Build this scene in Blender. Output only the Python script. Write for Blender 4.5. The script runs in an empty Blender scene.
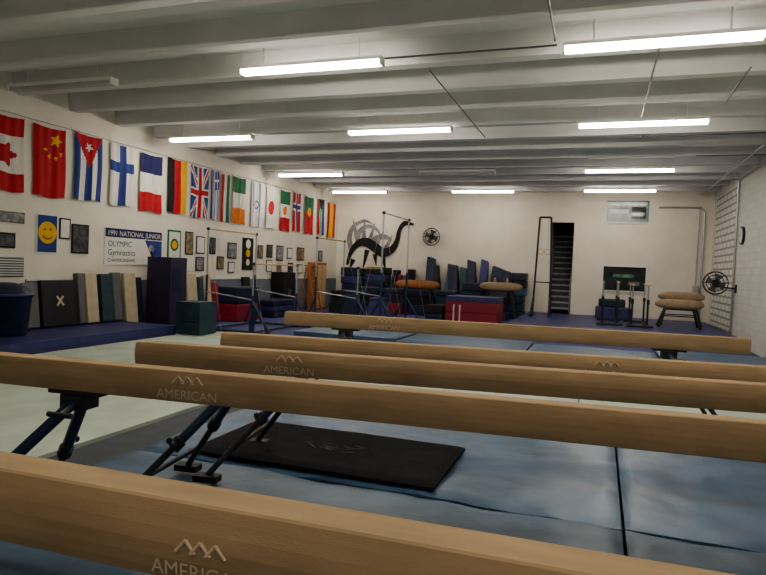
import bpy, math, random
from mathutils import Vector, Matrix, noise
random.seed(4)
SC=bpy.context.scene.collection
H=1.82
f=621.0
try: bpy.context.scene.view_settings.look='AgX - Medium High Contrast'
except Exception: pass
# ------------------------------------------------------------ camera
dX=Vector((.9432,-.0489,.3285)).normalized()
dY=Vector((.3298,.0175,-.9439)).normalized()
dZ=dX.cross(dY).normalized(); dY=dZ.cross(dX)
M=Matrix((dX,dY,dZ)).to_4x4(); M.translation=Vector((0,0,H))
cam=bpy.data.cameras.new('camera'); co=bpy.data.objects.new('camera',cam)
SC.objects.link(co); co.matrix_world=M; cam.sensor_width=36; cam.lens=f/766*36; cam.clip_start=.05
bpy.context.scene.camera=co

# ------------------------------------------------------------ materials
MATS={}
def mat(name,col,rough=.6,metal=0,var=.08,scale=6,bump=0,bscale=40,emit=0,spec=None,stretch=None,brick=None):
    if name in MATS: return MATS[name]
    m=bpy.data.materials.new(name); m.use_nodes=True
    nt=m.node_tree; b=nt.nodes['Principled BSDF']
    b.inputs['Roughness'].default_value=rough; b.inputs['Metallic'].default_value=metal
    if spec is not None: b.inputs['Specular IOR Level'].default_value=spec
    tc=nt.nodes.new('ShaderNodeTexCoord')
    src=tc.outputs['Object']
    if stretch:
        mp=nt.nodes.new('ShaderNodeMapping'); mp.inputs['Scale'].default_value=stretch
        nt.links.new(src,mp.inputs['Vector']); src=mp.outputs['Vector']
    n=nt.nodes.new('ShaderNodeTexNoise'); n.inputs['Scale'].default_value=scale; n.inputs['Detail'].default_value=5
    nt.links.new(src,n.inputs['Vector'])
    r=nt.nodes.new('ShaderNodeValToRGB')
    r.color_ramp.elements[0].position=.3; r.color_ramp.elements[1].position=.7
    r.color_ramp.elements[0].color=tuple(c*(1-var) for c in col)+(1,)
    r.color_ramp.elements[1].color=tuple(min(1,c*(1+var)) for c in col)+(1,)
    nt.links.new(n.outputs['Fac'],r.inputs['Fac']); out=r.outputs['Color']
    if brick:
        sp=nt.nodes.new('ShaderNodeSeparateXYZ'); cb=nt.nodes.new('ShaderNodeCombineXYZ')
        nt.links.new(tc.outputs['Object'],sp.inputs[0]); nt.links.new(sp.outputs['Y'],cb.inputs['X']); nt.links.new(sp.outputs['Z'],cb.inputs['Y'])
        br=nt.nodes.new('ShaderNodeTexBrick'); br.inputs['Scale'].default_value=1; br.inputs['Brick Width'].default_value=brick[0]; br.inputs['Row Height'].default_value=brick[1]
        br.inputs['Mortar Size'].default_value=brick[2]; br.inputs['Mortar Smooth'].default_value=.3
        br.inputs['Color1'].default_value=(1,1,1,1); br.inputs['Color2'].default_value=(.94,.94,.94,1); br.inputs['Mortar'].default_value=(brick[3],)*3+(1,)
        nt.links.new(cb.outputs[0],br.inputs['Vector'])
        mx=nt.nodes.new('ShaderNodeMix'); mx.data_type='RGBA'; mx.blend_type='MULTIPLY'; mx.inputs[0].default_value=1
        nt.links.new(out,mx.inputs[6]); nt.links.new(br.outputs['Color'],mx.inputs[7]); out=mx.outputs[2]
        bp=nt.nodes.new('ShaderNodeBump'); bp.invert=True; bp.inputs['Strength'].default_value=.5; bp.inputs['Distance'].default_value=.01
        nt.links.new(br.outputs['Fac'],bp.inputs['Height']); nt.links.new(bp.outputs['Normal'],b.inputs['Normal'])
    nt.links.new(out,b.inputs['Base Color'])
    if bump:
        n2=nt.nodes.new('ShaderNodeTexNoise'); n2.inputs['Scale'].default_value=bscale; n2.inputs['Detail'].default_value=4
        nt.links.new(src,n2.inputs['Vector'])
        bp=nt.nodes.new('ShaderNodeBump'); bp.inputs['Strength'].default_value=bump; bp.inputs['Distance'].default_value=.02
        nt.links.new(n2.outputs['Fac'],bp.inputs['Height']); nt.links.new(bp.outputs['Normal'],b.inputs['Normal'])
    if emit:
        b.inputs['Emission Color'].default_value=(1,.91,.77,1); b.inputs['Emission Strength'].default_value=emit
    MATS[name]=m; return m
WALL=mat('wall_paint',(.74,.70,.62),.7,var=.05,scale=1.5,bump=.15,bscale=18)
BRICK=mat('painted_block_wall',(.70,.69,.65),.7,var=.04,scale=2,brick=(.4,.2,.010,.82))
BRICK2=mat('painted_brick_pier',(.74,.73,.70),.7,var=.05,scale=2,brick=(.6,.22,.04,.45))
WAIN=mat('wainscot_paint',(.20,.22,.28),.6,var=.06,scale=2)
CEIL=mat('ceiling_paint',(.68,.68,.67),.75,var=.06,scale=1.2,bump=.1,bscale=15)
FLOOR=mat('floor_concrete',(.16,.17,.19),.7,var=.15,scale=3)
CARP=mat('blue_carpet',(.075,.085,.21),.9,var=.12,scale=3,bump=.2,bscale=120)
MINT=mat('mint_mat_fabric',(.43,.50,.44),.8,var=.12,scale=2.2,bump=.15,bscale=60)
BLUE=mat('blue_vinyl',(.062,.115,.20),.42,var=.25,scale=2.5,bump=.55,bscale=4)
BLUE2=mat('blue_vinyl_dark',(.045,.088,.15),.45,var=.25,scale=3,bump=.5,bscale=5)
NAVY=mat('navy_vinyl',(.016,.024,.062),.45,var=.2,bump=.2,bscale=8)
PURP=mat('royal_vinyl',(.040,.045,.16),.45,var=.15,bump=.2,bscale=8)
TEAL=mat('teal_vinyl',(.025,.06,.08),.5,var=.2)
BLACK=mat('black_vinyl',(.012,.012,.015),.6,var=.3,bump=.3,bscale=9)
GREYM=mat('grey_vinyl',(.13,.135,.14),.55,var=.15)
BLKF=mat('black_foam',(.012,.013,.016),.9,var=.3,scale=9,bump=.3,bscale=80,spec=.2)
CHAR=mat('charcoal_pad',(.05,.06,.075),.7,var=.2)
STAIR=mat('stair_grey',(.30,.30,.30),.7,var=.15)
SUEDE=mat('beam_suede',(.385,.275,.165),.85,var=.15,scale=5,bump=.12,bscale=150,spec=.25,stretch=(.6,3,3))
SUEDE2=mat('beam_suede_end',(.28,.20,.12),.8,var=.1)
PRINT=mat('logo_ink',(.62,.50,.36),.8,var=.05)
TAN=mat('tan_vinyl',(.36,.27,.17),.6,var=.15)
CREAM=mat('cream_vinyl',(.50,.42,.30),.6,var=.1)
RED=mat('red_vinyl',(.26,.02,.04),.5,var=.1)
ORW=mat('orange_wood',(.38,.15,.05),.5,var=.2,scale=12)
WOOD=mat('rail_wood',(.62,.42,.22),.45,var=.15,scale=12)
STEEL=mat('steel',(.45,.46,.48),.35,metal=.8,var=.05)
DSTL=mat('dark_steel',(.03,.033,.04),.5,metal=.3,var=.1)
BSTL=mat('blue_painted_steel',(.018,.032,.085),.45,var=.1)
WHITE=mat('white_enamel',(.75,.75,.73),.5,var=.03)
LENS=mat('lamp_diffuser',(.9,.9,.85),.4,var=0,emit=48)
LENS2=mat('lamp_diffuser_far_dim',(.9,.9,.85),.4,var=0,emit=32)  # same diffuser with emission lowered to darken the far end of the room
OFFL=mat('lamp_diffuser_off',(.45,.45,.43),.4,var=.03)
GLASS=mat('dark_glass',(.02,.035,.035),.08,var=.5,scale=4)
GREENG=mat('green_reflection_glass',(.10,.19,.17),.15,var=.7,scale=3)
PAPER=mat('paper',(.74,.72,.68),.7,var=.04)
cR=mat('cloth_red',(.45,.02,.03),.85); cW=mat('cloth_white',(.70,.68,.64),.85,var=.03); cB=mat('cloth_blue',(.025,.05,.23),.85)
cN=mat('cloth_navy',(.015,.02,.10),.85); cK=mat('cloth_black',(.012,.012,.012),.85); cY=mat('cloth_yellow',(.72,.42,.03),.85)
cG=mat('cloth_green',(.02,.15,.07),.85); cO=mat('cloth_orange',(.62,.17,.03),.85); cL=mat('cloth_light_blue',(.05,.14,.38),.85)

# ------------------------------------------------------------ mesh builder
class Mb:
    def __init__(s): s.v=[];s.f=[];s.m=[];s.mats=[];s.sm=[]
    def mi(s,m):
        if m not in s.mats: s.mats.append(m)
        return s.mats.index(m)
    def add(s,vs,fs,m,smooth=False):
        o=len(s.v); s.v+= [tuple(v) for v in vs]; i=s.mi(m)
        for f_ in fs: s.f.append(tuple(o+k for k in f_)); s.m.append(i); s.sm.append(smooth)
        return s
    def obox(s,c,sz,m,rot=None):
        hx,hy,hz=[d/2 for d in sz]
        vs=[Vector((x,y,z)) for z in(-hz,hz) for x,y in((-hx,-hy),(hx,-hy),(hx,hy),(-hx,hy))]
        if rot is not None: vs=[rot@v for v in vs]
        vs=[v+Vector(c) for v in vs]
        return s.add(vs,[(3,2,1,0),(4,5,6,7),(0,1,5,4),(1,2,6,5),(2,3,7,6),(3,0,4,7)],m)
    def box(s,x0,x1,y0,y1,z0,z1,m): return s.obox(((x0+x1)/2,(y0+y1)/2,(z0+z1)/2),(abs(x1-x0),abs(y1-y0),abs(z1-z0)),m)
    def cyl(s,a,b,r,m,r2=None,n=12):
        a=Vector(a);b=Vector(b);r2=r if r2 is None else r2
        d=(b-a).normalized(); u=d.orthogonal().normalized(); w=d.cross(u)
        vs=[a+(u*math.cos(t)+w*math.sin(t))*r for t in [2*math.pi*i/n for i in range(n)]]
        vs+=[b+(u*math.cos(t)+w*math.sin(t))*r2 for t in [2*math.pi*i/n for i in range(n)]]
        s.add(vs,[(i,(i+1)%n,n+(i+1)%n,n+i) for i in range(n)],m,True)
        return s.add(vs,[tuple(range(n))[::-1],tuple(range(n,2*n))],m)
    def tube(s,pts,r,m,n=10):
        for a,b in zip(pts,pts[1:]): s.cyl(a,b,r,m,n=n)
        for p in pts[1:-1]: s.ball(p,r,m,6,8)
        return s
    def ball(s,c,r,m,nu=10,nv=14,sc=(1,1,1)):
        c=Vector(c);vs=[];fs=[]
        for i in range(nu+1):
            t=math.pi*i/nu
            for j in range(nv):
                p=2*math.pi*j/nv
                vs.append(c+Vector((r*sc[0]*math.sin(t)*math.cos(p),r*sc[1]*math.sin(t)*math.sin(p),r*sc[2]*math.cos(t))))
        for i in range(nu):
            for j in range(nv):
                fs.append((i*nv+j,(i+1)*nv+j,(i+1)*nv+(j+1)%nv,i*nv+(j+1)%nv))
        return s.add(vs,fs,m,True)
    def ring(s,c,ax,R,r,m,n=24,k=8):
        c=Vector(c);ax=Vector(ax).normalized();u=ax.orthogonal().normalized();w=ax.cross(u);vs=[];fs=[]
        for i in range(n):
            t=2*math.pi*i/n;d=u*math.cos(t)+w*math.sin(t)
            for j in range(k):
                p=2*math.pi*j/k;vs.append(c+d*(R+r*math.cos(p))+ax*r*math.sin(p))
        for i in range(n):
            for j in range(k): fs.append((i*k+j,((i+1)%n)*k+j,((i+1)%n)*k+(j+1)%k,i*k+(j+1)%k))
        return s.add(vs,fs,m,True)
    def text(s,body,size,m,org,right,up,align='LEFT'):
        cu=bpy.data.curves.new('t','FONT'); cu.body=body; cu.size=size; cu.align_x=align
        to=bpy.data.objects.new('t',cu); SC.objects.link(to); bpy.context.view_layer.update()
        me=bpy.data.meshes.new_from_object(to); bpy.data.objects.remove(to)
        o=Vector(org);r=Vector(right);u=Vector(up)
        return s.add([o+r*v.co.x+u*v.co.y for v in me.vertices],[tuple(p.vertices) for p in me.polygons],m)
    def build(s,name,bevel=0,parent=None,seg=2):
        me=bpy.data.meshes.new(name); me.from_pydata(s.v,[],s.f)
        for m in s.mats: me.materials.append(m)
        for p,i,sm in zip(me.polygons,s.m,s.sm): p.material_index=i; p.use_smooth=sm
        me.update()
        o=bpy.data.objects.new(name,me); SC.objects.link(o)
        if bevel:
            b=o.modifiers.new('bevel','BEVEL'); b.width=bevel; b.segments=seg; b.limit_method='ANGLE'; b.angle_limit=math.radians(50)
        if parent: o.parent=parent
        return o
def empty(name,loc=(0,0,0),rz=0):
    o=bpy.data.objects.new(name,None); SC.objects.link(o); o.location=loc; o.rotation_euler=(0,0,rz); o.empty_display_size=.2
    return o
RX=lambda a:Matrix.Rotation(a,3,'X')
RY=lambda a:Matrix.Rotation(a,3,'Y')
RZ=lambda a:Matrix.Rotation(a,3,'Z')

# ------------------------------------------------------------ room shell
XL,XR,YB,YF,ZC=-11.0,3.8,25.2,-5.0,5.30
Mb().box(XL-.2,XR+.2,YF-.2,YB+2.6,-.2,0,FLOOR).build('floor')
Mb().box(XL-.2,XL,YF,YB,0,ZC,WALL).build('wall_left')
Mb().box(XR,XR+.2,YF,YB,0,ZC,BRICK).build('wall_right')
Mb().box(XL-.2,XR+.2,YF-.2,YF,0,ZC,WALL).build('wall_front')
w=Mb(); DX0,DX1,DZ=-1.87,-1.03,3.85; WX0,WX1=.12,1.62
w.box(XL-.2,DX0,YB,YB+.2,0,ZC,WALL); w.box(DX0,DX1,YB,YB+.2,DZ,ZC,WALL); w.box(DX1,WX0,YB,YB+.2,0,ZC,WALL)
w.box(WX0,WX1,YB,YB+.2,0,1.3,WALL); w.box(WX0,WX1,YB,YB+.2,2.2,3.88,WALL); w.box(WX0,WX1,YB,YB+.2,4.7,ZC,WALL)
w.box(WX1,XR+.2,YB,YB+.2,0,ZC,WALL)
w.build('wall_back')
for i,(z0,z1,g) in enumerate(((1.3,2.2,GLASS),(3.88,4.7,GREENG))):
    w=Mb(); w.box(WX0,WX1,YB+.1,YB+.12,z0,z1,g)
    t=.05
    w.box(WX0-t,WX1+t,YB-.03,YB+.1,z1,z1+t,WHITE).box(WX0-t,WX1+t,YB-.05,YB+.1,z0-t,z0,WHITE)
    w.box(WX0-t,WX0,YB-.03,YB+.1,z0,z1,WHITE).box(WX1,WX1+t,YB-.03,YB+.1,z0,z1,WHITE)
    if i==0: w.box(WX0+.35,WX0+1.1,YB+.09,YB+.1,z0+.5,z0+.62,GREENG); w.box(WX0+.9,WX0+1.3,YB+.09,YB+.1,z0+.2,z0+.35,GREYM)
    else: w.box(WX0+.1,WX0+.8,YB+.09,YB+.1,z0+.35,z0+.5,WHITE); w.box(WX0+.9,WX0+1.4,YB+.09,YB+.1,z0+.15,z0+.6,GLASS)
    w.build('window_%d'%(i+1))
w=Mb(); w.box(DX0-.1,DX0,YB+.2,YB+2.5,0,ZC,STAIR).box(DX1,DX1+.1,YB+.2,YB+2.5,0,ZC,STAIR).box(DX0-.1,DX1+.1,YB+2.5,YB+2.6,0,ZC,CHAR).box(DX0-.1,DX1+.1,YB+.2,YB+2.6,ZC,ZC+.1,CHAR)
w.build('wall_stairwell')
w=Mb()
for i in range(14):
    y0=YB+.02+i*.165; z=.30+(i+1)*.225
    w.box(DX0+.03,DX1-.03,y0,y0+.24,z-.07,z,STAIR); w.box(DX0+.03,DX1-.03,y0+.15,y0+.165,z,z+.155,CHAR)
for xx in (DX0+.05,DX1-.05):
    w.cyl((xx,YB+.02,.3),(xx,YB+2.3,3.4),.04,GREYM); w.tube([(xx,YB+.03,.3),(xx,YB+.03,1.4),(xx,YB+2.2,4.3)],.022,STEEL)
w.build('staircase')
Mb().box(XL,XL+.02,9.5,YB,0,1.27,WAIN).box(XL+.02,XL+.04,9.5,YB,1.25,1.29,WHITE).build('trim_wainscot')
w=Mb(); w.box(XL-.2,XR+.2,YF-.2,YB+.2,ZC,ZC+.2,CEIL); w.build('ceiling')
w=Mb(); y=YF+.65
while y<YB:
    zb=4.93
    vs=[]
    for x in (XL,XR): vs+=[(x,y-.16,ZC),(x,y-.16+.05,zb),(x,y+.11,zb),(x,y+.16,ZC)]
    w.add(vs,[(0,1,5,4),(1,2,6,5),(2,3,7,6)],CEIL); y+=1.36
w.build('ceiling_stem_row')
w=Mb()
w.tube([(-.7,0,4.90),(-.7,8.4,4.90),(-.7,8.4,4.84)],.014,GREYM)
w.tube([(-2.65,9.4,4.90),(-2.65,14.3,4.90)],.012,GREYM)
w.tube([(-3.2,8.75,4.91),(-.7,8.75,4.91)],.014,GREYM)
w.tube([(.6,8.8,4.90),(.6,12.9,4.90)],.012,GREYM)
w.tube([(.7,14.6,4.88),(3.74,14.6,4.88)],.018,GREYM)
w.tube([(1.9,10.2,4.90),(1.9,12.1,4.90)],.012,GREYM)
w.tube([(3.3,9,4.88),(3.3,24.9,4.88)],.022,STEEL)
w.tube([(2.1,17.1,4.88),(3.74,17.1,4.88)],.016,GREYM)
w.build('ceiling_conduit')
w=Mb(); w.tube([(1.95,YB-.04,4.45),(3.35,YB-.04,4.45),(3.48,YB-.04,4.3),(3.48,YB-.04,.4)],.035,STEEL); w.tube([(3.3,YB-.04,4.45),(3.3,YB-.04,1.2)],.022,STEEL)
w.box(3.2,3.4,YB-.14,YB-.002,1.2,1.6,STEEL); w.build('electrical_conduit_run')

# ------------------------------------------------------------ lamps
def lamp(x,y,on=True,L=2.35):
    w=Mb(); z=4.80
    w.box(x-L/2,x+L/2,y-.10,y+.10,z+.03,z+.08,WHITE)
    w.box(x-L/2+.02,x+L/2-.02,y-.07,y+.07,z-.03,z+.03,(LENS2 if y>20 else LENS) if on else OFFL)
    w.box(x-L/2-.01,x-L/2+.02,y-.09,y+.09,z-.04,z+.08,WHITE).box(x+L/2-.02,x+L/2+.01,y-.09,y+.09,z-.04,z+.08,WHITE)
    for s in (-.8,.8): w.cyl((x+s,y,z+.08),(x+s,y,ZC),.01,WHITE,n=6)
    w.build('fluorescent_ceiling_lamp')
for x,y,on in ((-9.2,8.6,0),(-4.32,8.6,1),(.57,8.65,1),(-9.2,13.1,1),(-4.3,13.0,1),(.62,13.1,1),(-9.3,18.9,1),(.62,18.8,1),(-4.3,18.8,0),
               (-9.3,23.4,1),(-4.3,23.3,1),(.5,23.2,1),(-4.3,3.6,1),(.6,3.6,1),(-9.2,3.6,0),(-4.3,-1.2,0),(.6,-1.2,1)):
    lamp(x,y,bool(on))

# ------------------------------------------------------------ floor coverings
def mat_pad(name,x0,x1,y0,y1,z0,h,m,nx=36,ny=20,amp=.006,parent=None):
    vs=[];fs=[]; sd=random.random()*50
    for j in range(ny+1):
        for i in range(nx+1):
            x=x0+(x1-x0)*i/nx;y=y0+(y1-y0)*j/ny
            n=noise.noise(Vector((x*1.7+sd,y*1.7,0)))*amp*2+noise.noise(Vector((x*5,y*5,sd)))*amp
            edge=(i in(0,nx)) or (j in(0,ny))
            vs.append((x,y,z0+h+n-(.022 if edge else 0)))
    W=nx+1
    for j in range(ny):
        for i in range(nx): fs.append((j*W+i,j*W+i+1,(j+1)*W+i+1,(j+1)*W+i))
    b=Mb(); b.add(vs,fs,m,True)
    per=[i for i in range(nx+1)]+[j*W+nx for j in range(1,ny+1)]+[ny*W+i for i in range(nx-1,-1,-1)]+[j*W for j in range(ny-1,0,-1)]
    top=[vs[k] for k in per]; bot=[(a,b_,z0) for a,b_,c in top]; n=len(per)
    b.add(top+bot,[(i,n+i,n+(i+1)%n,(i+1)%n) for i in range(n)],m)
    b.add(bot,[tuple(range(n))[::-1]],m)
    return b.build(name)
Mb().box(XL+.03,XR-.02,12.9,YB-.02,.001,.018,CARP).build('carpet')
for x0,x1,y0,y1 in ((-10.95,-7.7,-3,2.2),(-9.05,-7.7,2.22,7.3),(-7.68,-4.42,-3,2.2),(-7.68,-4.42,2.22,7.3),(-9.05,-4.42,7.32,10.1),(-9.05,-4.42,10.12,12.85),
                    (-4.4,-.2,6.95,9.8),(-4.4,-.2,9.82,12.4),(-.18,3.75,6.95,9.8),(-.18,3.75,9.82,12.4)):
    mat_pad('mint_floor_mat',x0,x1,y0,y1,0,.12,MINT,amp=.003)
mat_pad('mint_floor_mat',-10.95,-9.07,2.22,6.5,0,.12,MINT,amp=.003)
Mb().box(-4.36,-3.72,-2,6.9,.001,.09,CHAR).build('border_pad',bevel=.02)
for x0,x1 in ((-3.68,.215),(.235,3.75)):
    for k,(y0,y1) in enumerate(((4.30,6.85),(2.1,4.28),(-.3,2.08),(-2.6,-.32))):
        mat_pad('landing_mat',x0,x1,y0,y1,0,.2,BLUE if k!=1 else BLUE2,amp=.011,nx=60,ny=36)
for x0,x1,y0,y1 in ((-4.2,-1.4,13.0,15.0),(-1.35,1.2,13.0,14.6),(1.25,3.7,13.0,15.4),(-6.9,-4.3,13.4,15.0)):
    mat_pad('landing_mat',x0,x1,y0,y1,.022,.2,BLUE,amp=.004)
e=mat_pad('black_exercise_mat',-3.17,-1.06,4.34,5.45,.215,.045,BLKF,amp=.003)
w=Mb(); SCUFF=mat('scuff',(.07,.075,.08),.9)
for i in range(12):
    a=random.uniform(-2.35,-1.85); b=random.uniform(4.75,5.0)
    w.obox((a,b,.264),(random.uniform(.04,.16),.012,.002),SCUFF,RZ(random.uniform(-.8,.8)))
w.build('scuff_print',parent=e)

# ------------------------------------------------------------ balance beams
prof=[(-.044,0),(.044,0),(.05,-.004),(.057,-.025),(.0625,-.05),(.065,-.08),(.0625,-.11),(.057,-.135),(.05,-.156),(.044,-.16),(-.044,-.16),(-.05,-.156),(-.057,-.135),(-.0625,-.11),(-.065,-.08),(-.0625,-.05),(-.057,-.025),(-.05,-.004)]
def beam(x,y,ang,z,logos,floor_z=.2,L=5.0,lx=.75,lz=None):
    R=empty('balance_beam',(x,y,z),ang)
    b=Mb(); n=len(prof)
    secs=[(0,.93),(.012,1),(.13,1)]+[(.13+(L-.26)*k/10,1) for k in range(1,11)]+[(L-.012,1),(L,.93)]
    vs=[(sx,py*s,-.08+(pz+.08)*s) for sx,s in secs for py,pz in prof]
    fs=[(k*n+i,k*n+(i+1)%n,(k+1)*n+(i+1)%n,(k+1)*n+i) for k in range(len(secs)-1) for i in range(n)]
    b.add(vs,fs,SUEDE,False); b.add(vs[:n],[tuple(range(n))],SUEDE2); b.add(vs[-n:],[tuple(range(n))[::-1]],SUEDE2)
    b.build('body',parent=R)
    fz=floor_z-z
    for side,px in ((-1,lx),(1,L-lx)):
        g=Mb()
        g.box(px-.16,px+.16,-.05,.05,-.18,-.16,DSTL); g.box(px-.07,px+.07,-.065,.065,-.26,-.18,DSTL)
        g.cyl((px,-.06,-.24),(px+.05,-.20,-.25),.011,STEEL); g.cyl((px-.02,-.20,-.25),(px+.12,-.20,-.25),.014,DSTL)
        ox=side*.62
        for s in (-1,1):
            top=Vector((px,s*.04,-.22)); foot=Vector((px+ox,s*.48,fz+.05)); d=foot-top
            g.cyl(top,foot,.022,DSTL); g.cyl(top,top+d*.5,.031,BSTL)
            k=top+d*.5; g.cyl(k-d.normalized()*.04,k+d.normalized()*.03,.042,DSTL)
            g.cyl(k,k+Vector((.0,s*.09,.05)),.010,STEEL,n=8); g.ball(k+Vector((.0,s*.09,.05)),.02,BLACK,6,8)
            g.obox((foot[0],foot[1],fz+.03),(.18,.10,.045),BLACK)
        g.cyl((px+ox*.8,-.39,fz+.05+.17),(px+ox*.8,.39,fz+.05+.17),.018,DSTL)
        g.build('leg_frame',parent=R)
    for lxp,sc in logos:
        g=Mb(); zz=-.140
        g.text('AMERICAN',.066*sc,PRINT,(lxp,-.0655,zz),(1,0,0),(0,-.10,1),'CENTER')
        for dx in (-.05,0,.05):
            for a,b_ in (((dx-.032,.075),(dx,.112)),((dx,.112),(dx+.032,.075))):
                g.cyl((lxp+a[0]*sc,-.0655,zz+a[1]*sc),(lxp+b_[0]*sc,-.0645,zz+b_[1]*sc),.004,PRINT,n=6)
        g.build('logo_print',parent=R)
    return R
A5=math.radians
beam(-3.51,6.61,A5(6.2),1.25,[(1.22,1.1)],.13)
beam(-2.82,4.27,A5(8.4),1.25,[(2.92,1)],.21)
beam(-2.95,3.46,A5(8.1),1.25,[(1.10,1.05)],.21)
beam(-3.38,2.565,A5(5.0),1.25,[(1.44,1.05)],.21)
beam(-2.9,.995,A5(1.5),1.35,[(2.21,.66)],.21)

# ------------------------------------------------------------ flags on left wall
def star(cx,cy,R,x,y,n=5,rot=0,asp=1):
    dx=(x-cx);dy=(y-cy)*asp; r=math.hypot(dx,dy)
    if r>R: return False
    t=(math.atan2(dy,dx)-rot)%(2*math.pi/n); t=abs(t-math.pi/n)
    a=math.pi/n; r0=R*.42
    x1,y1=r0,0; x2,y2=R*math.cos(a),R*math.sin(a)
    px,py=r*math.cos(t),r*math.sin(t)
    return (x2-x1)*(py-y1)-(y2-y1)*(px-x1)>0
def v3(c1,c2,c3): return lambda a,b: c1 if a<.333 else c2 if a<.667 else c3
def h3(c1,c2,c3): return lambda a,b: c1 if b<.333 else c2 if b<.667 else c3
ASP=1.8
def canada(a,b):
    if b<.25 or b>.75: return cR
    x=(a-.5);y=(b-.5)*ASP
    r=math.hypot(x,y);t=math.atan2(y,x)
    return cR if r<.20+.13*abs(math.cos(2.5*t))*(.6+.4*math.cos(6*t)) and x>-.36 or (abs(y)<.02 and x<-.1 and x>-.38) else cW
def china(a,b):
    if star(.70,.17,.20,a,b,5,0,ASP): return cY
    for cx,cy in ((.85,.36),(.68,.42),(.48,.40),(.36,.32)):
        if star(cx,cy,.07,a,b,5,.3,ASP): return cY
    return cR
def cuba(a,b):
    if b*ASP<.88*(1-abs(a-.5)*2):
        return cW if star(.5,.17,.15,a,b,5,0.3,ASP) else cR
    return cB if int(a*5)%2==0 else cW
def finland(a,b): return cB if abs(a-.5)<.13 or abs(b-.37)<.085 else cW
def uk(a,b):
    x=a-.5;y=b-.5
    if abs(x)<.09 or abs(y)<.05: return cR
    if abs(x)<.16 or abs(y)<.09: return cW
    d=min(abs(x-y),abs(x+y))
    return cR if d<.035 else cW if d<.10 else cB
def israel(a,b):
    if .1<a<.24 or .76<a<.9: return cL
    r=math.hypot(a-.5,(b-.5)*ASP); return cL if .12<r<.19 else cW
def japan(a,b): return cR if math.hypot(a-.5,(b-.5)*ASP)<.3 else cW
def mexico(a,b):
    if math.hypot(a-.5,(b-.5)*ASP)<.2: return cO
    return h3(cG,cW,cR)(a,b)
def norway(a,b):
    if abs(a-.5)<.08 or abs(b-.37)<.05: return cB
    if abs(a-.5)<.17 or abs(b-.37)<.10: return cW
    return cR
def portugal(a,b):
    if math.hypot(a-.5,(b-.4)*ASP)<.2: return cY
    return cG if b<.4 else cR
def safrica(a,b):
    d=abs(a-.5)
    if b*1.2<.35-d*.8: return cK
    if d<.12 or abs(d-b*.8)<.08 and b<.5: return cG
    if d<.2: return cW
    return cR if a<.5 else cB
def spain(a,b): return cY if .25<a<.75 else cR
def greece(a,b):
    if a>.45 and b<.38: return cW if abs(a-.72)<.05 or abs(b-.19)<.03 else cB
    return cB if int(a*9)%2==0 else cW
FL=[('canada',8.55,.82,canada),('china',9.6,.8,china),('cuba',10.64,.8,cuba),('finland',11.69,.79,finland),('france',12.69,.82,h3(cN,cW,cR)),
 ('germany',13.75,.8,v3(cK,cR,cY)),('britain',14.73,.84,uk),('greece',15.70,.40,greece),('hungary',16.2,.46,v3(cR,cW,cG)),('ireland',16.83,.75,h3(cG,cW,cO)),
 ('israel',17.94,.63,israel),('japan',18.91,.7,japan),('mexico',19.89,.76,mexico),('norway',20.88,.6,norway),('portugal',21.85,.8,portugal),('southafrica',23.05,.6,safrica),('spain',24.02,.8,spain)]
for nm,y0,wd,fn in FL:
    nx,ny=36,60; zt=4.49+random.uniform(-.03,.03); hh=1.46; ph=random.random()*6
    vs=[]
    for j in range(ny+1):
        for i in range(nx+1):
            a=i/nx;b=j/ny
            vs.append((XL+.045+.022*math.sin(a*11+ph+b*1.5)*b+.008*math.sin(a*23+ph),y0+a*wd+.015*math.sin(b*5+ph),zt-b*hh-.03*math.sin(a*math.pi)*(1-b)-.02*math.sin(a*7+ph)*b))
    b_=Mb()
    for j in range(ny):
        for i in range(nx):
            m=fn((i+.5)/nx,(j+.5)/ny); k=b_.mi(m)
            b_.f.append((j*(nx+1)+i,(j+1)*(nx+1)+i,(j+1)*(nx+1)+i+1,j*(nx+1)+i+1)); b_.m.append(k); b_.sm.append(True)
    b_.v=vs; b_.build('hanging_flag_'+nm)
Mb().tube([(XL+.03,5,4.53),(XL+.03,YB-.01,4.53)],.008,STEEL,6).build('flag_wire')

# ------------------------------------------------------------ posters etc on left wall
PX=XL+.002
def poster(y0,y1,z0,z1,bg,frame=None,th=.02):
    w=Mb(); w.box(PX,XL+th,y0,y1,z0,z1,frame or bg)
    if frame: w.box(XL+th,XL+th+.004,y0+.03,y1-.03,z0+.03,z1-.03,bg)
    return w
w=poster(9.74,10.26,1.83,2.64,PAPER)
w.box(XL+.02,XL+.022,9.76,10.24,1.85,2.62,cB)
w.cyl((XL+.023,10.0,2.26),(XL+.028,10.0,2.26),.23,cY,n=32)
for s in (-.07,.07): w.cyl((XL+.028,10+s,2.33),(XL+.031,10+s,2.33),.025,cK)
pts=[(XL+.03,10+.13*math.sin(t),2.24-.11*math.cos(t)) for t in [(-1.1+2.2*i/10) for i in range(11)]]
w.tube(pts,.010,cK,6); w.build('smiley_poster')
DARKP=mat('photo_dark',(.07,.07,.08),.4,var=.8,scale=9); BROWNP=mat('photo_brown',(.22,.16,.10),.4,var=.7,scale=8); GREYP=mat('photo_grey',(.22,.23,.24),.4,var=.6,scale=9)
GREYW=mat('dusty_grey_paint',(.22,.22,.23),.7,var=.3,scale=4)
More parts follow.
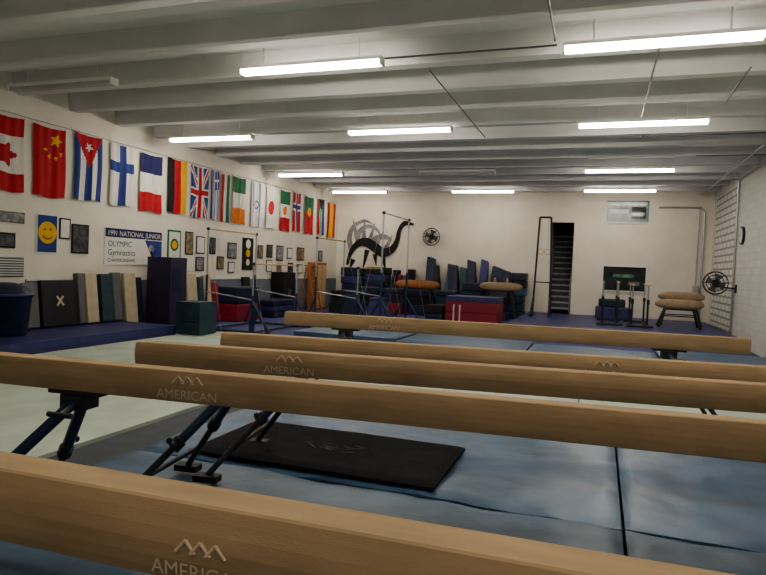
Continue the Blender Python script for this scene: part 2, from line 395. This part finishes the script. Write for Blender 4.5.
for y0,y1,z0,z1,bg,fr in ((10.31,10.6,2.15,2.6,PAPER,cK),(10.64,11.12,1.85,2.5,DARKP,cK),(8.75,9.45,2.4,2.62,GREYP,BROWNP),(8.75,9.25,1.9,2.2,DARKP,cK),
    (14.6,14.95,1.95,2.6,BROWNP,cK),(15.1,15.5,2.0,2.5,PAPER,cK),(15.75,16.05,2.0,2.5,DARKP,cK),(16.2,16.5,2.1,2.5,PAPER,None),(16.7,17.2,1.9,2.4,GREYP,cK),
    (15.1,15.5,1.5,1.9,GREYP,cK),(14.65,14.95,1.5,1.85,PAPER,None),(16.15,16.5,1.55,1.95,BROWNP,cK),(16.75,17.1,1.45,1.8,PAPER,cK),(18.5,18.85,1.45,1.85,PAPER,None),(19.1,19.5,1.5,1.9,PAPER,cK),(20.7,21.1,1.45,1.85,DARKP,cK),(19.85,20.2,1.45,1.8,BROWNP,None),(23.3,23.7,1.95,2.4,GREYP,cK),(21.5,21.9,1.45,1.8,PAPER,cK),
    (18.5,18.85,1.95,2.4,BROWNP,cK),(19.1,19.5,2.0,2.45,DARKP,cK),(19.8,20.3,1.9,2.45,GREYP,cK),(20.6,21.0,2.0,2.4,PAPER,cK),(21.4,22.0,1.95,2.45,BROWNP,cK),(22.5,22.9,2.0,2.4,PAPER,None)):
    poster(y0,y1,z0,z1,bg,fr).build('framed_picture')
w=poster(11.6,13.62,1.62,2.5,PAPER); yv=(0,1,0); zv=(0,0,1)
w.box(XL+.02,XL+.022,11.62,13.6,2.28,2.49,cN); w.text('1991 NATIONAL JUNIOR',.17,cW,(XL+.0235,11.68,2.32),(0,1,0),zv)
w.text('OLYMPIC',.19,cN,(XL+.0235,11.7,2.06),yv,zv); w.text('Gymnastics',.20,cK,(XL+.0235,11.7,1.85),yv,zv); w.text('CHAMPIONSHIPS',.12,cN,(XL+.0235,11.7,1.69),yv,zv)
w.add([(XL+.0225,12.95,2.26),(XL+.0225,13.6,2.26),(XL+.0225,13.6,1.64),(XL+.0225,13.35,1.64)],[(0,1,2,3)],cB)
w.cyl((XL+.0225,13.2,2.05),(XL+.026,13.2,2.05),.10,GREYP,n=20); w.obox((XL+.027,13.25,1.88),(.004,.07,.25),cK,RX(.5))
w.build('championship_banner')
w=poster(13.85,14.4,1.5,2.6,cG); w.box(XL+.02,XL+.023,13.9,14.35,1.55,2.55,cW); w.cyl((XL+.024,14.12,2.2),(XL+.028,14.12,2.2),.17,cG,n=24); w.cyl((XL+.028,14.12,2.2),(XL+.03,14.12,2.2),.11,cY,n=24); w.box(XL+.023,XL+.026,13.95,14.3,1.65,1.85,cG)
w.build('club_pennant')
w=poster(17.55,18.2,1.55,2.6,cK)
for i in range(3): w.cyl((XL+.02,17.88,2.4-.3*i),(XL+.025,17.88,2.4-.3*i),.15-.02*i,cW if i!=1 else cY,n=20)
w.build('black_award_poster')
w=Mb(); w.box(PX,XL+.02,8.3,9.45,1.33,1.72,GREYM)
for i in range(7): w.obox((XL+.03,8.88,1.37+.05*i),(.03,1.1,.01),WHITE,RY(.5))
w.build('louvered_vent')

# ------------------------------------------------------------ mats along left wall
w=Mb(); w.box(-10.9,-9.1,6.6,11.85,.0,.30,PURP); w.box(-9.102,-9.094,6.65,11.8,.145,.16,NAVY)
w.build('crash_mat',bevel=.05,seg=3)
w=Mb(); n=24; c0=(-10.25,8.45); prf=[(0,.302),(.33,.302),(.37,.34),(.43,1.0),(.46,1.02),(.46,1.08),(.42,1.10),(.33,1.2),(.15,1.26),(0,1.27)]
vs=[(c0[0]+r*math.cos(2*math.pi*i/n),c0[1]+r*math.sin(2*math.pi*i/n),z) for r,z in prf for i in range(n)]
w.add(vs,[(k*n+i,k*n+(i+1)%n,(k+1)*n+(i+1)%n,(k+1)*n+i) for k in range(len(prf)-1) for i in range(n)],NAVY,True)
w.ring((c0[0],c0[1],1.05),(0,0,1),.46,.02,PURP); w.build('trash_can')
w=Mb()
for i in range(4): w.box(-10.85+.03*(i%2),-9.95-.04*(i%2),6.7,7.9-.05*(i%2),.305+.21*i,.305+.21*i+.2,NAVY if i!=1 else PURP)
w.build('folded_mat_stack',bevel=.03)
def lean(name,y0,y1,h,m,x=-10.62,z0=.31,th=.1,a=.12,extra=None):
    w=Mb(); c=(x-math.sin(a)*h/2+.02,(y0+y1)/2,z0+math.cos(a)*h/2+math.sin(a)*th/2+.012)
    w.obox(c,(th,y1-y0,h),m,RY(-a))
    if extra: extra(w,c,a)
    return w.build(name,bevel=.02)
def xlogo(w,c,a):
    for s in (-.7,.7): w.obox((c[0]+.055,c[1],c[2]+.05),(.008,.05,.26),CREAM,RY(-a)@RX(s))
lean('black_panel_mat',9.15,9.5,.9,GREYM); lean('black_panel_mat',9.58,10.45,.95,BLACK,extra=xlogo)
lean('grey_folding_mat',10.5,10.68,1.1,GREYM,th=.14); lean('cream_folding_mat',10.72,11.05,1.1,CREAM,th=.14); lean('navy_folding_mat',11.15,11.5,1.08,TEAL,th=.16); lean('grey_folding_mat',11.53,11.8,1.12,GREYM,th=.12)
lean('cream_folding_mat',11.95,12.35,1.4,CREAM,z0=.02); lean('navy_folding_mat',12.4,12.55,1.3,NAVY,z0=.02)
w=Mb(); w.box(-10.6,-9.9,12.62,13.25,.02,1.85,mat('purple_vinyl',(.035,.028,.075),.5)); w.box(-9.9,-9.89,12.7,13.1,1.0,1.6,NAVY); w.build('tall_spotting_block',bevel=.04)
for y0,y1,h,m in ((13.5,13.85,1.4,CREAM),(13.9,14.1,1.35,NAVY),(14.2,14.65,1.4,CREAM),(14.75,14.95,1.3,TEAL),(15.0,15.3,1.35,CREAM)):
    lean('folding_mat',y0,y1,h,m,x=-10.55,z0=.02,th=.14)
w=Mb(); w.box(-10.8,-10.05,15.9,17.1,.02,.55,RED); w.box(-10.8,-10.05,15.9,17.1,.56,1.05,NAVY); w.build('vault_trainer_block',bevel=.04)
lean('red_folding_mat',15.45,15.8,1.15,RED,z0=.02); lean('black_folding_mat',17.2,17.6,1.3,BLACK,z0=.02)
w=Mb()
for i in range(3): w.box(-10.8,-9.9,17.8,19.2,.02+.2*i,.2+.2*i,(NAVY,PURP,NAVY)[i])
w.build('folded_mat_stack',bevel=.03)
w=Mb(); w.box(-10.95,-10.45,19.4,20.3,.022,1.5,BLACK)
for yy in (19.43,19.87): w.box(-10.45,-10.435,yy,yy+.4,.1,1.45,DSTL); w.box(-10.435,-10.42,yy+(.34 if yy<19.6 else .03),yy+(.37 if yy<19.6 else .06),.7,.9,STEEL)
w.build('black_cabinet',bevel=.01)
w=Mb(); w.box(-9.04,-8.40,11.75,12.4,.135,.86,TEAL); w.box(-8.95,-8.45,11.742,11.75,.4,.44,NAVY); w.build('foam_block',bevel=.04)
w=Mb()
for yy in (20.6,21.1):
    w.cyl((-9.75,yy-.04 if yy<20.9 else yy+.04,.035),(-10.1,yy,1.75),.03,ORW); w.cyl((-10.55,yy,.035),(-10.15,yy,1.72),.025,ORW)
for i in range(5):
    z=.3+.3*i; x=-9.75-(z/1.75)*.35; w.obox((x,20.85,z),(.12,.5,.03),ORW)
w.obox((-10.12,20.85,1.76),(.25,.56,.04),ORW); w.cyl((-10.4,20.6,.6),(-10.4,21.1,.6),.015,ORW)
w.build('wooden_step_ladder')
w=Mb(); w.box(-10.9,-10.5,22.2,23.1,.02,1.9,ORW); w.box(-10.49,-10.48,22.25,22.63,.1,1.8,WOOD).box(-10.49,-10.48,22.67,23.05,.1,1.8,WOOD); w.build('wooden_cabinet',bevel=.01)

# ------------------------------------------------------------ uneven bars
def uneven(x,y,rz,hi=2.6,lo=1.75,W=2.35,D=1.35,pad=BSTL):
    R=empty('uneven_bars',(x,y,.02),rz); w=Mb()
    for s in (-1,1):
        yy=s*W/2
        w.cyl((0,yy,0),(0,yy,hi*.55),.03,pad); w.cyl((0,yy,hi*.5),(0,yy,hi),.021,STEEL)
        w.cyl((D,yy,0),(D,yy,lo*.55),.03,pad); w.cyl((D,yy,lo*.5),(D,yy,lo),.021,STEEL)
        w.cyl((-.3,yy,.05),(D+.5,yy,.05),.035,pad)
        w.cyl((0,yy,.8),(-.3,yy,.05),.028,pad); w.cyl((D,yy,.8),(D+.5,yy,.05),.045,pad)
        w.cyl((0,yy,1.0),(D,yy,.85),.018,STEEL)
        for px in (0,D): w.box(px-.05,px+.05,yy-.05,yy+.05,0,.35,pad)
        w.ball((0,yy,hi),.045,DSTL,8,10); w.ball((D,yy,lo),.045,DSTL,8,10)
        w.cyl((0,yy,hi),(D*.5,yy*1.25,.02),.004,STEEL,n=5); w.cyl((D,yy,lo),(D+.5,yy*1.2,.02),.004,STEEL,n=5)
    w.cyl((0,-W/2,.05),(0,W/2,.05),.03,pad); w.cyl((D,-W/2,.05),(D,W/2,.05),.03,pad)
    w.build('frame',parent=R)
    g=Mb(); g.cyl((0,-W/2,hi),(0,W/2,hi),.022,WOOD); g.cyl((D,-W/2,lo),(D,W/2,lo),.022,WOOD); g.build('rails',parent=R)
uneven(-9.45,14.65,.0)
uneven(-8.0,17.9,.0,W=2.1)
def highbar(x,y,rz,h=2.75,W=2.4):
    R=empty('horizontal_high_bar',(x,y,.02),rz); w=Mb()
    for s in (-1,1):
        xx=s*W/2
        w.cyl((xx,0,0),(xx,0,h*.5),.035,BSTL); w.cyl((xx,0,h*.45),(xx,0,h),.024,STEEL); w.box(xx-.2,xx+.2,-.2,.2,0,.04,DSTL)
        for t in (-1,1): w.cyl((xx,0,h-.05),(xx,t*.7,.0),.005,STEEL,n=5); w.cyl((xx,0,.9),(xx,t*.55,.03),.03,BSTL)
        w.ball((xx,0,h),.05,DSTL,8,10)
    w.build('frame',parent=R); g=Mb(); g.cyl((-W/2,0,h),(W/2,0,h),.018,STEEL); g.build('bar',parent=R)
highbar(-5.7,17.4,math.pi/2,h=3.3)
R=empty('still_rings_tower',(-1.95,23.2,.31)); w=Mb()
for s in (-1,1):
    w.cyl((s*.32,0,0),(s*.2,0,3.55),.035,DSTL); w.cyl((s*.32,0,0),(s*.32,-.9,.03),.03,DSTL); w.cyl((s*.32,.5,.03),(s*.32,-.9,.03),.03,DSTL)
    w.cyl((s*.30,0,.7),(s*.32,-.8,.05),.025,DSTL)
w.cyl((-.2,0,3.55),(.2,0,3.55),.035,DSTL); w.cyl((-.3,0,1.2),(.3,0,1.2),.02,DSTL)
for s in (-.12,.12): w.cyl((s,0,3.55),(s,0,2.4),.008,STEEL,n=6); w.ring((s,0,2.3),(0,1,0),.1,.014,WOOD)
w.build('frame',parent=R)

# ------------------------------------------------------------ spring floor (back right)
Mb().box(-2.6,3.65,18.9,YB-.03,.02,.30,PURP).build('spring_floor',bevel=.03)
Mb().box(-2.3,.2,17.2,18.6,.02,.28,PURP).build('crash_mat',bevel=.05,seg=3)
def pbars(x,y,rz,h=1.35,L=3.0,z0=.30):
    R=empty('parallel_bars',(x,y,z0),rz); w=Mb()
    for s in (-1,1):
        for t in (-1,1):
            w.cyl((s*.22,t*L*.33,.05),(s*.22,t*L*.33,h*.65),.03,DSTL); w.cyl((s*.22,t*L*.33,h*.6),(s*.22,t*L*.33,h),.022,STEEL)
            w.box(s*.22-.04,s*.22+.04,t*L*.33-.06,t*L*.33+.06,h*.55,h*.66,DSTL)
        w.cyl((s*.22,-L*.45,.05),(s*.22,L*.45,.05),.035,DSTL)
    for t in (-1,1): w.cyl((-.38,t*L*.4,.05),(.38,t*L*.4,.05),.035,DSTL)
    w.build('frame',parent=R); g=Mb()
    for s in (-1,1): g.cyl((s*.22,-L/2,h),(s*.22,L/2,h),.026,WOOD)
    g.build('rails',parent=R)
pbars(.35,21.4,0,L=2.6); pbars(1.20,21.3,0,h=1.3,L=2.6)
Mb().box(-.1,1.1,23.6,24.4,.30,.72,PURP).box(.0,.9,23.65,24.35,.73,1.0,NAVY).build('foam_block',bevel=.04)
def horse(x,y,z0,h,L,m,rz=0,pommels=False,name='vaulting_horse',legm=STEEL):
    R=empty(name,(x,y,z0),rz); w=Mb(); n=14; secs=[]
    for k in range(13):
        t=-1+2*k/12; s=(1-abs(t)**6)**.5 if abs(t)<1 else .0
        s=max(s,.35); secs.append((t*L/2,s))
    vs=[];fs=[]
    for X,s in secs:
        for i in range(n):
            p=2*math.pi*i/n; c=math.cos(p);q=math.sin(p)
            vs.append((X,.18*s*math.copysign(abs(c)**.6,c),h-.17+.15*s*math.copysign(abs(q)**.6,q)))
    for k in range(12):
        for i in range(n): fs.append((k*n+i,(k+1)*n+i,(k+1)*n+(i+1)%n,k*n+(i+1)%n))
    w.add(vs,fs,m,True); w.add(vs[:n],[tuple(range(n))],m); w.add(vs[-n:],[tuple(range(n))[::-1]],m)
    w.build('body',parent=R); g=Mb()
    for s in (-1,1):
        for t in (-1,1): g.cyl((s*L*.28,t*.08,h-.25),(s*L*.42,t*.32,.03),.028,legm); g.ball((s*L*.42,t*.32,.04),.04,BLACK,6,8)
    g.cyl((-L*.36,0,.35),(L*.36,0,.35),.018,legm); g.box(-L*.3,L*.3,-.07,.07,h-.36,h-.3,legm)
    g.build('legs',parent=R)
    if pommels:
        g=Mb()
        for s in (-.22,.22): g.tube([(s,-.12,h-.03),(s,-.11,h+.08),(s,0,h+.13),(s,.11,h+.08),(s,.12,h-.03)],.018,WOOD)
        g.build('pommels',parent=R)
horse(-6.2,21.6,.02,1.4,1.6,ORW,.05,legm=DSTL); horse(-3.3,22.2,.02,1.45,1.5,TAN,-.05,True,'pommel_horse',DSTL)
horse(2.55,22.5,.30,1.12,1.4,TAN,0,False,legm=DSTL); horse(2.4,21.5,.30,.90,1.4,TAN,0,False,legm=DSTL)
w=Mb(); w.box(-4.75,-3.05,20.0,21.3,.02,.45,RED).box(-4.75,-3.05,20.0,21.3,.46,.80,RED).box(-4.75,-3.05,20.0,21.3,.81,.97,PURP)
for xx in (-4.5,-4.3): w.box(xx,xx+.05,19.985,20.0,.15,.7,cW)
w.build('stacked_vault_blocks',bevel=.03)
def stack(x0,x1,y0,y1,hs,ms,z0=.021,name='folded_mat_stack'):
    w=Mb(); z=z0
    for h,m in zip(hs,ms):
        j=random.uniform(-.05,.05); w.box(x0+j,x1+j,y0,y1,z,z+h-.012,m); z+=h
    w.build(name,bevel=.03)
stack(-10.3,-9.35,24.2,25.1,[.35]*5,[NAVY,BLACK,NAVY,PURP,NAVY]); stack(-9.2,-8.35,24.1,25.0,[.3]*6,[NAVY,NAVY,BLACK,NAVY,PURP,BLACK])
for i,(x,m,h) in enumerate(((-8.05,BLACK,1.7),(-7.82,RED,1.5),(-7.6,GREYM,1.5),(-7.4,BLACK,1.75),(-7.15,NAVY,1.3))):
    Mb().obox((x,24.75,.03+h/2),(.16,.7,h),m,RY(.03)).build('standing_folding_mat',bevel=.03)
xs=-6.75
cols=[NAVY,BLACK,BLUE2,NAVY,TEAL,NAVY,PURP,NAVY,NAVY,BLUE2,NAVY]
for i in range(9):
    wd=random.uniform(.28,.42); h=random.uniform(1.8,2.3)*(1 if i<8 else .85); m=cols[i]
    w=Mb(); a=random.uniform(-.12,.12)
    vs=[(-wd/2,-.45,0),(wd/2,-.45,0),(wd/2,.3,0),(-wd/2,.3,0),(-wd/2,.0,h),(wd/2,.05,h*.95),(wd/2,.3,h*.95),(-wd/2,.3,h)]
    vs=[RY(a)@Vector(v)+Vector((xs+wd/2,24.8,.06)) for v in vs]
    w.add(vs,[(3,2,1,0),(4,5,6,7),(0,1,5,4),(1,2,6,5),(2,3,7,6),(3,0,4,7)],m); w.build('wedge_mat',bevel=.04); xs+=wd+.03
stack(-3.25,-2.7,24.2,25.0,[.3]*6,[NAVY,TEAL,NAVY,BLUE2,BLACK,NAVY])
for x0,x1,y0,hs,ms in ((-10.2,-9.3,22.9,[.3,.3,.2],[NAVY,PURP,BLACK]),(-9.1,-8.2,23.0,[.4,.3,.3],[NAVY,BLACK,NAVY]),(-8.0,-7.2,22.9,[.45,.35,.2],[RED,NAVY,NAVY]),
     (-7.0,-6.1,23.1,[.4,.3,.3],[NAVY,BLACK,NAVY]),(-5.9,-5.1,23.0,[.4,.4,.2],[NAVY,TEAL,NAVY]),(-4.95,-4.1,23.1,[.35,.35,.35,.3],[NAVY,BLACK,NAVY,NAVY]),(-3.95,-3.2,23.1,[.3,.3,.3],[PURP,NAVY,BLACK]),
     (-5.6,-4.95,20.4,[.3,.3],[NAVY,BLACK])):
    stack(x0,x1,y0,y0+.8,hs,ms)
for x,y,h,m in ((-8.6,21.6,.8,NAVY),(-7.6,21.4,.6,PURP),(-9.3,21.9,.6,BLACK)):
    w=Mb(); w.add([(x-.4,y-.35,.022),(x+.4,y-.35,.022),(x+.4,y+.35,.022),(x-.4,y+.35,.022),(x-.25,y-.25,h),(x+.25,y-.25,h),(x+.25,y+.25,h),(x-.25,y+.25,h)],[(3,2,1,0),(4,5,6,7),(0,1,5,4),(1,2,6,5),(2,3,7,6),(3,0,4,7)],m)
    w.box(x-.27,x+.27,y-.27,y+.27,h,h+.1,m); w.build('trapezoid_spotting_block',bevel=.03)
def U(u,v): return (-10.5+(u-345)*.0448,1.78+(270-v)*.042)
def strip(path,widths,m,name_obj,y=YB-.03,th=.03):
    n=len(path); L=[];Rr=[]
    for i,(x,z) in enumerate(path):
        a=path[max(0,i-1)];b=path[min(n-1,i+1)]; d=Vector((b[0]-a[0],b[1]-a[1])).normalized(); nn=Vector((-d.y,d.x))
        L.append((x+nn.x*widths[i],z+nn.y*widths[i]));Rr.append((x-nn.x*widths[i],z-nn.y*widths[i]))
    vs=[(p[0],y-th,p[1]) for p in L]+[(p[0],y-th,p[1]) for p in Rr]+[(p[0],y,p[1]) for p in L]+[(p[0],y,p[1]) for p in Rr]
    fs=[]
    for i in range(n-1): fs+=[(i,i+1,n+i+1,n+i),(i,2*n+i,2*n+i+1,i+1),(n+i,n+i+1,3*n+i+1,3*n+i)]
    name_obj.add(vs,fs,m)
def smoothpath(P,W,k=5):
    out=[];ow=[]
    for i in range(len(P)-1):
        p0=P[max(0,i-1)];p1=P[i];p2=P[i+1];p3=P[min(len(P)-1,i+2)]
        for j in range(k):
            t=j/k
            out.append(tuple(.5*((2*p1[c])+(-p0[c]+p2[c])*t+(2*p0[c]-5*p1[c]+4*p2[c]-p3[c])*t*t+(-p0[c]+3*p1[c]-3*p2[c]+p3[c])*t**3) for c in (0,1)))
            ow.append(W[i]+(W[i+1]-W[i])*t)
    out.append(P[-1]);ow.append(W[-1]); return out,ow
w=Mb()
P,Wd=smoothpath([U(*p) for p in ((346,268),(349,256),(356,246),(365,244),(374,249),(382,254),(391,251),(396,242),(398,231),(403,224),(412,225))],[.05,.09,.14,.2,.2,.2,.15,.10,.08,.10,.03])
strip(P,Wd,cK,w)
for pl in (((350,254),(347,240),(351,228),(362,222),(372,226)),((357,248),(356,236),(364,228),(374,230),(380,238)),((370,250),(374,240),(384,238),(390,242))):
    P,Wd=smoothpath([U(*p) for p in pl],[.12,.12,.09,.07,.01][:len(pl)]); strip(P,Wd,GREYW,w,y=YB-.012,th=.012)
for u0,v0,u1,v1 in ((355,240,350,220),(362,240,362,221),(368,243,373,224),(375,248,382,232),(385,250,391,236),(352,262,348,274),(366,252,362,274),(382,256,386,274),(374,256,376,268)):
    a=U(u0,v0);b=U(u1,v1); strip([a,b],[.11,.005],GREYW if v1<240 else cK,w,y=YB-.006,th=.03)
w.build('sea_dragon_cutout')
def fan(c,ax,R,arm=None,name='wall_mounted_fan'):
    w=Mb(); c=Vector(c);ax=Vector(ax).normalized()
    for r in (1,.7,.4): w.ring(c+ax*.06*(1.2-r),ax,R*r,.010,DSTL)
    w.ring(c-ax*.08,ax,R*.95,.014,DSTL)
    u=ax.orthogonal().normalized();v=ax.cross(u)
    for i in range(16):
        t=2*math.pi*i/16;d=u*math.cos(t)+v*math.sin(t); w.cyl(c+ax*.05,c+d*R,.004,DSTL,n=5); w.cyl(c-ax*.08+d*R*.95,c+d*R,.005,DSTL,n=5)
    for i in range(4):
        t=math.pi/2*i; d=u*math.cos(t)+v*math.sin(t);e_=u*math.cos(t+.9)+v*math.sin(t+.9)
        w.add([c-ax*.02,c+d*R*.85-ax*.05,c+e_*R*.85+ax*.01],[(0,1,2)],GREYM)
    w.cyl(c-ax*.2,c,.11,DSTL)
    if arm: w.tube([c-ax*.15,c-ax*.15+Vector((0,0,-.1)),arm],.025,DSTL); w.box(arm[0]-.03,arm[0],arm[1]-.08,arm[1]+.08,arm[2]-.12,arm[2]+.12,DSTL)
    else: w.cyl(c-ax*.2,c-ax*.29,.05,DSTL)
    w.build(name)
fan((-6.65,YB-.30,3.16),(0,-1,0),.36)
fan((3.22,20.5,1.75),(-.3,-1,0),.34,arm=(XR-.001,20.66,1.6))
w=Mb(); w.cyl((XR-.002,20.1,3.13),(XR-.07,20.1,3.13),.26,DSTL,n=32); w.cyl((XR-.07,20.1,3.13),(XR-.075,20.1,3.13),.21,WHITE,n=32)
w.obox((XR-.08,20.1,3.2),(.006,.02,.14),cK); w.obox((XR-.08,20.16,3.13),(.006,.12,.02),cK); w.build('round_clock')
Mb().box(XR-.06,XR-.001,21.0,24.4,.31,4.75,BRICK2).build('brick_pier')
Mb().tube([(XR-.05,8,4.83),(XR-.05,20.9,4.83),(XR-.05,20.9,.33)],.03,STEEL).build('heating_pipe')

wd=bpy.data.worlds.new('World'); bpy.context.scene.world=wd; wd.use_nodes=True
wd.node_tree.nodes['Background'].inputs[0].default_value=(.5,.5,.5,1); wd.node_tree.nodes['Background'].inputs[1].default_value=.05
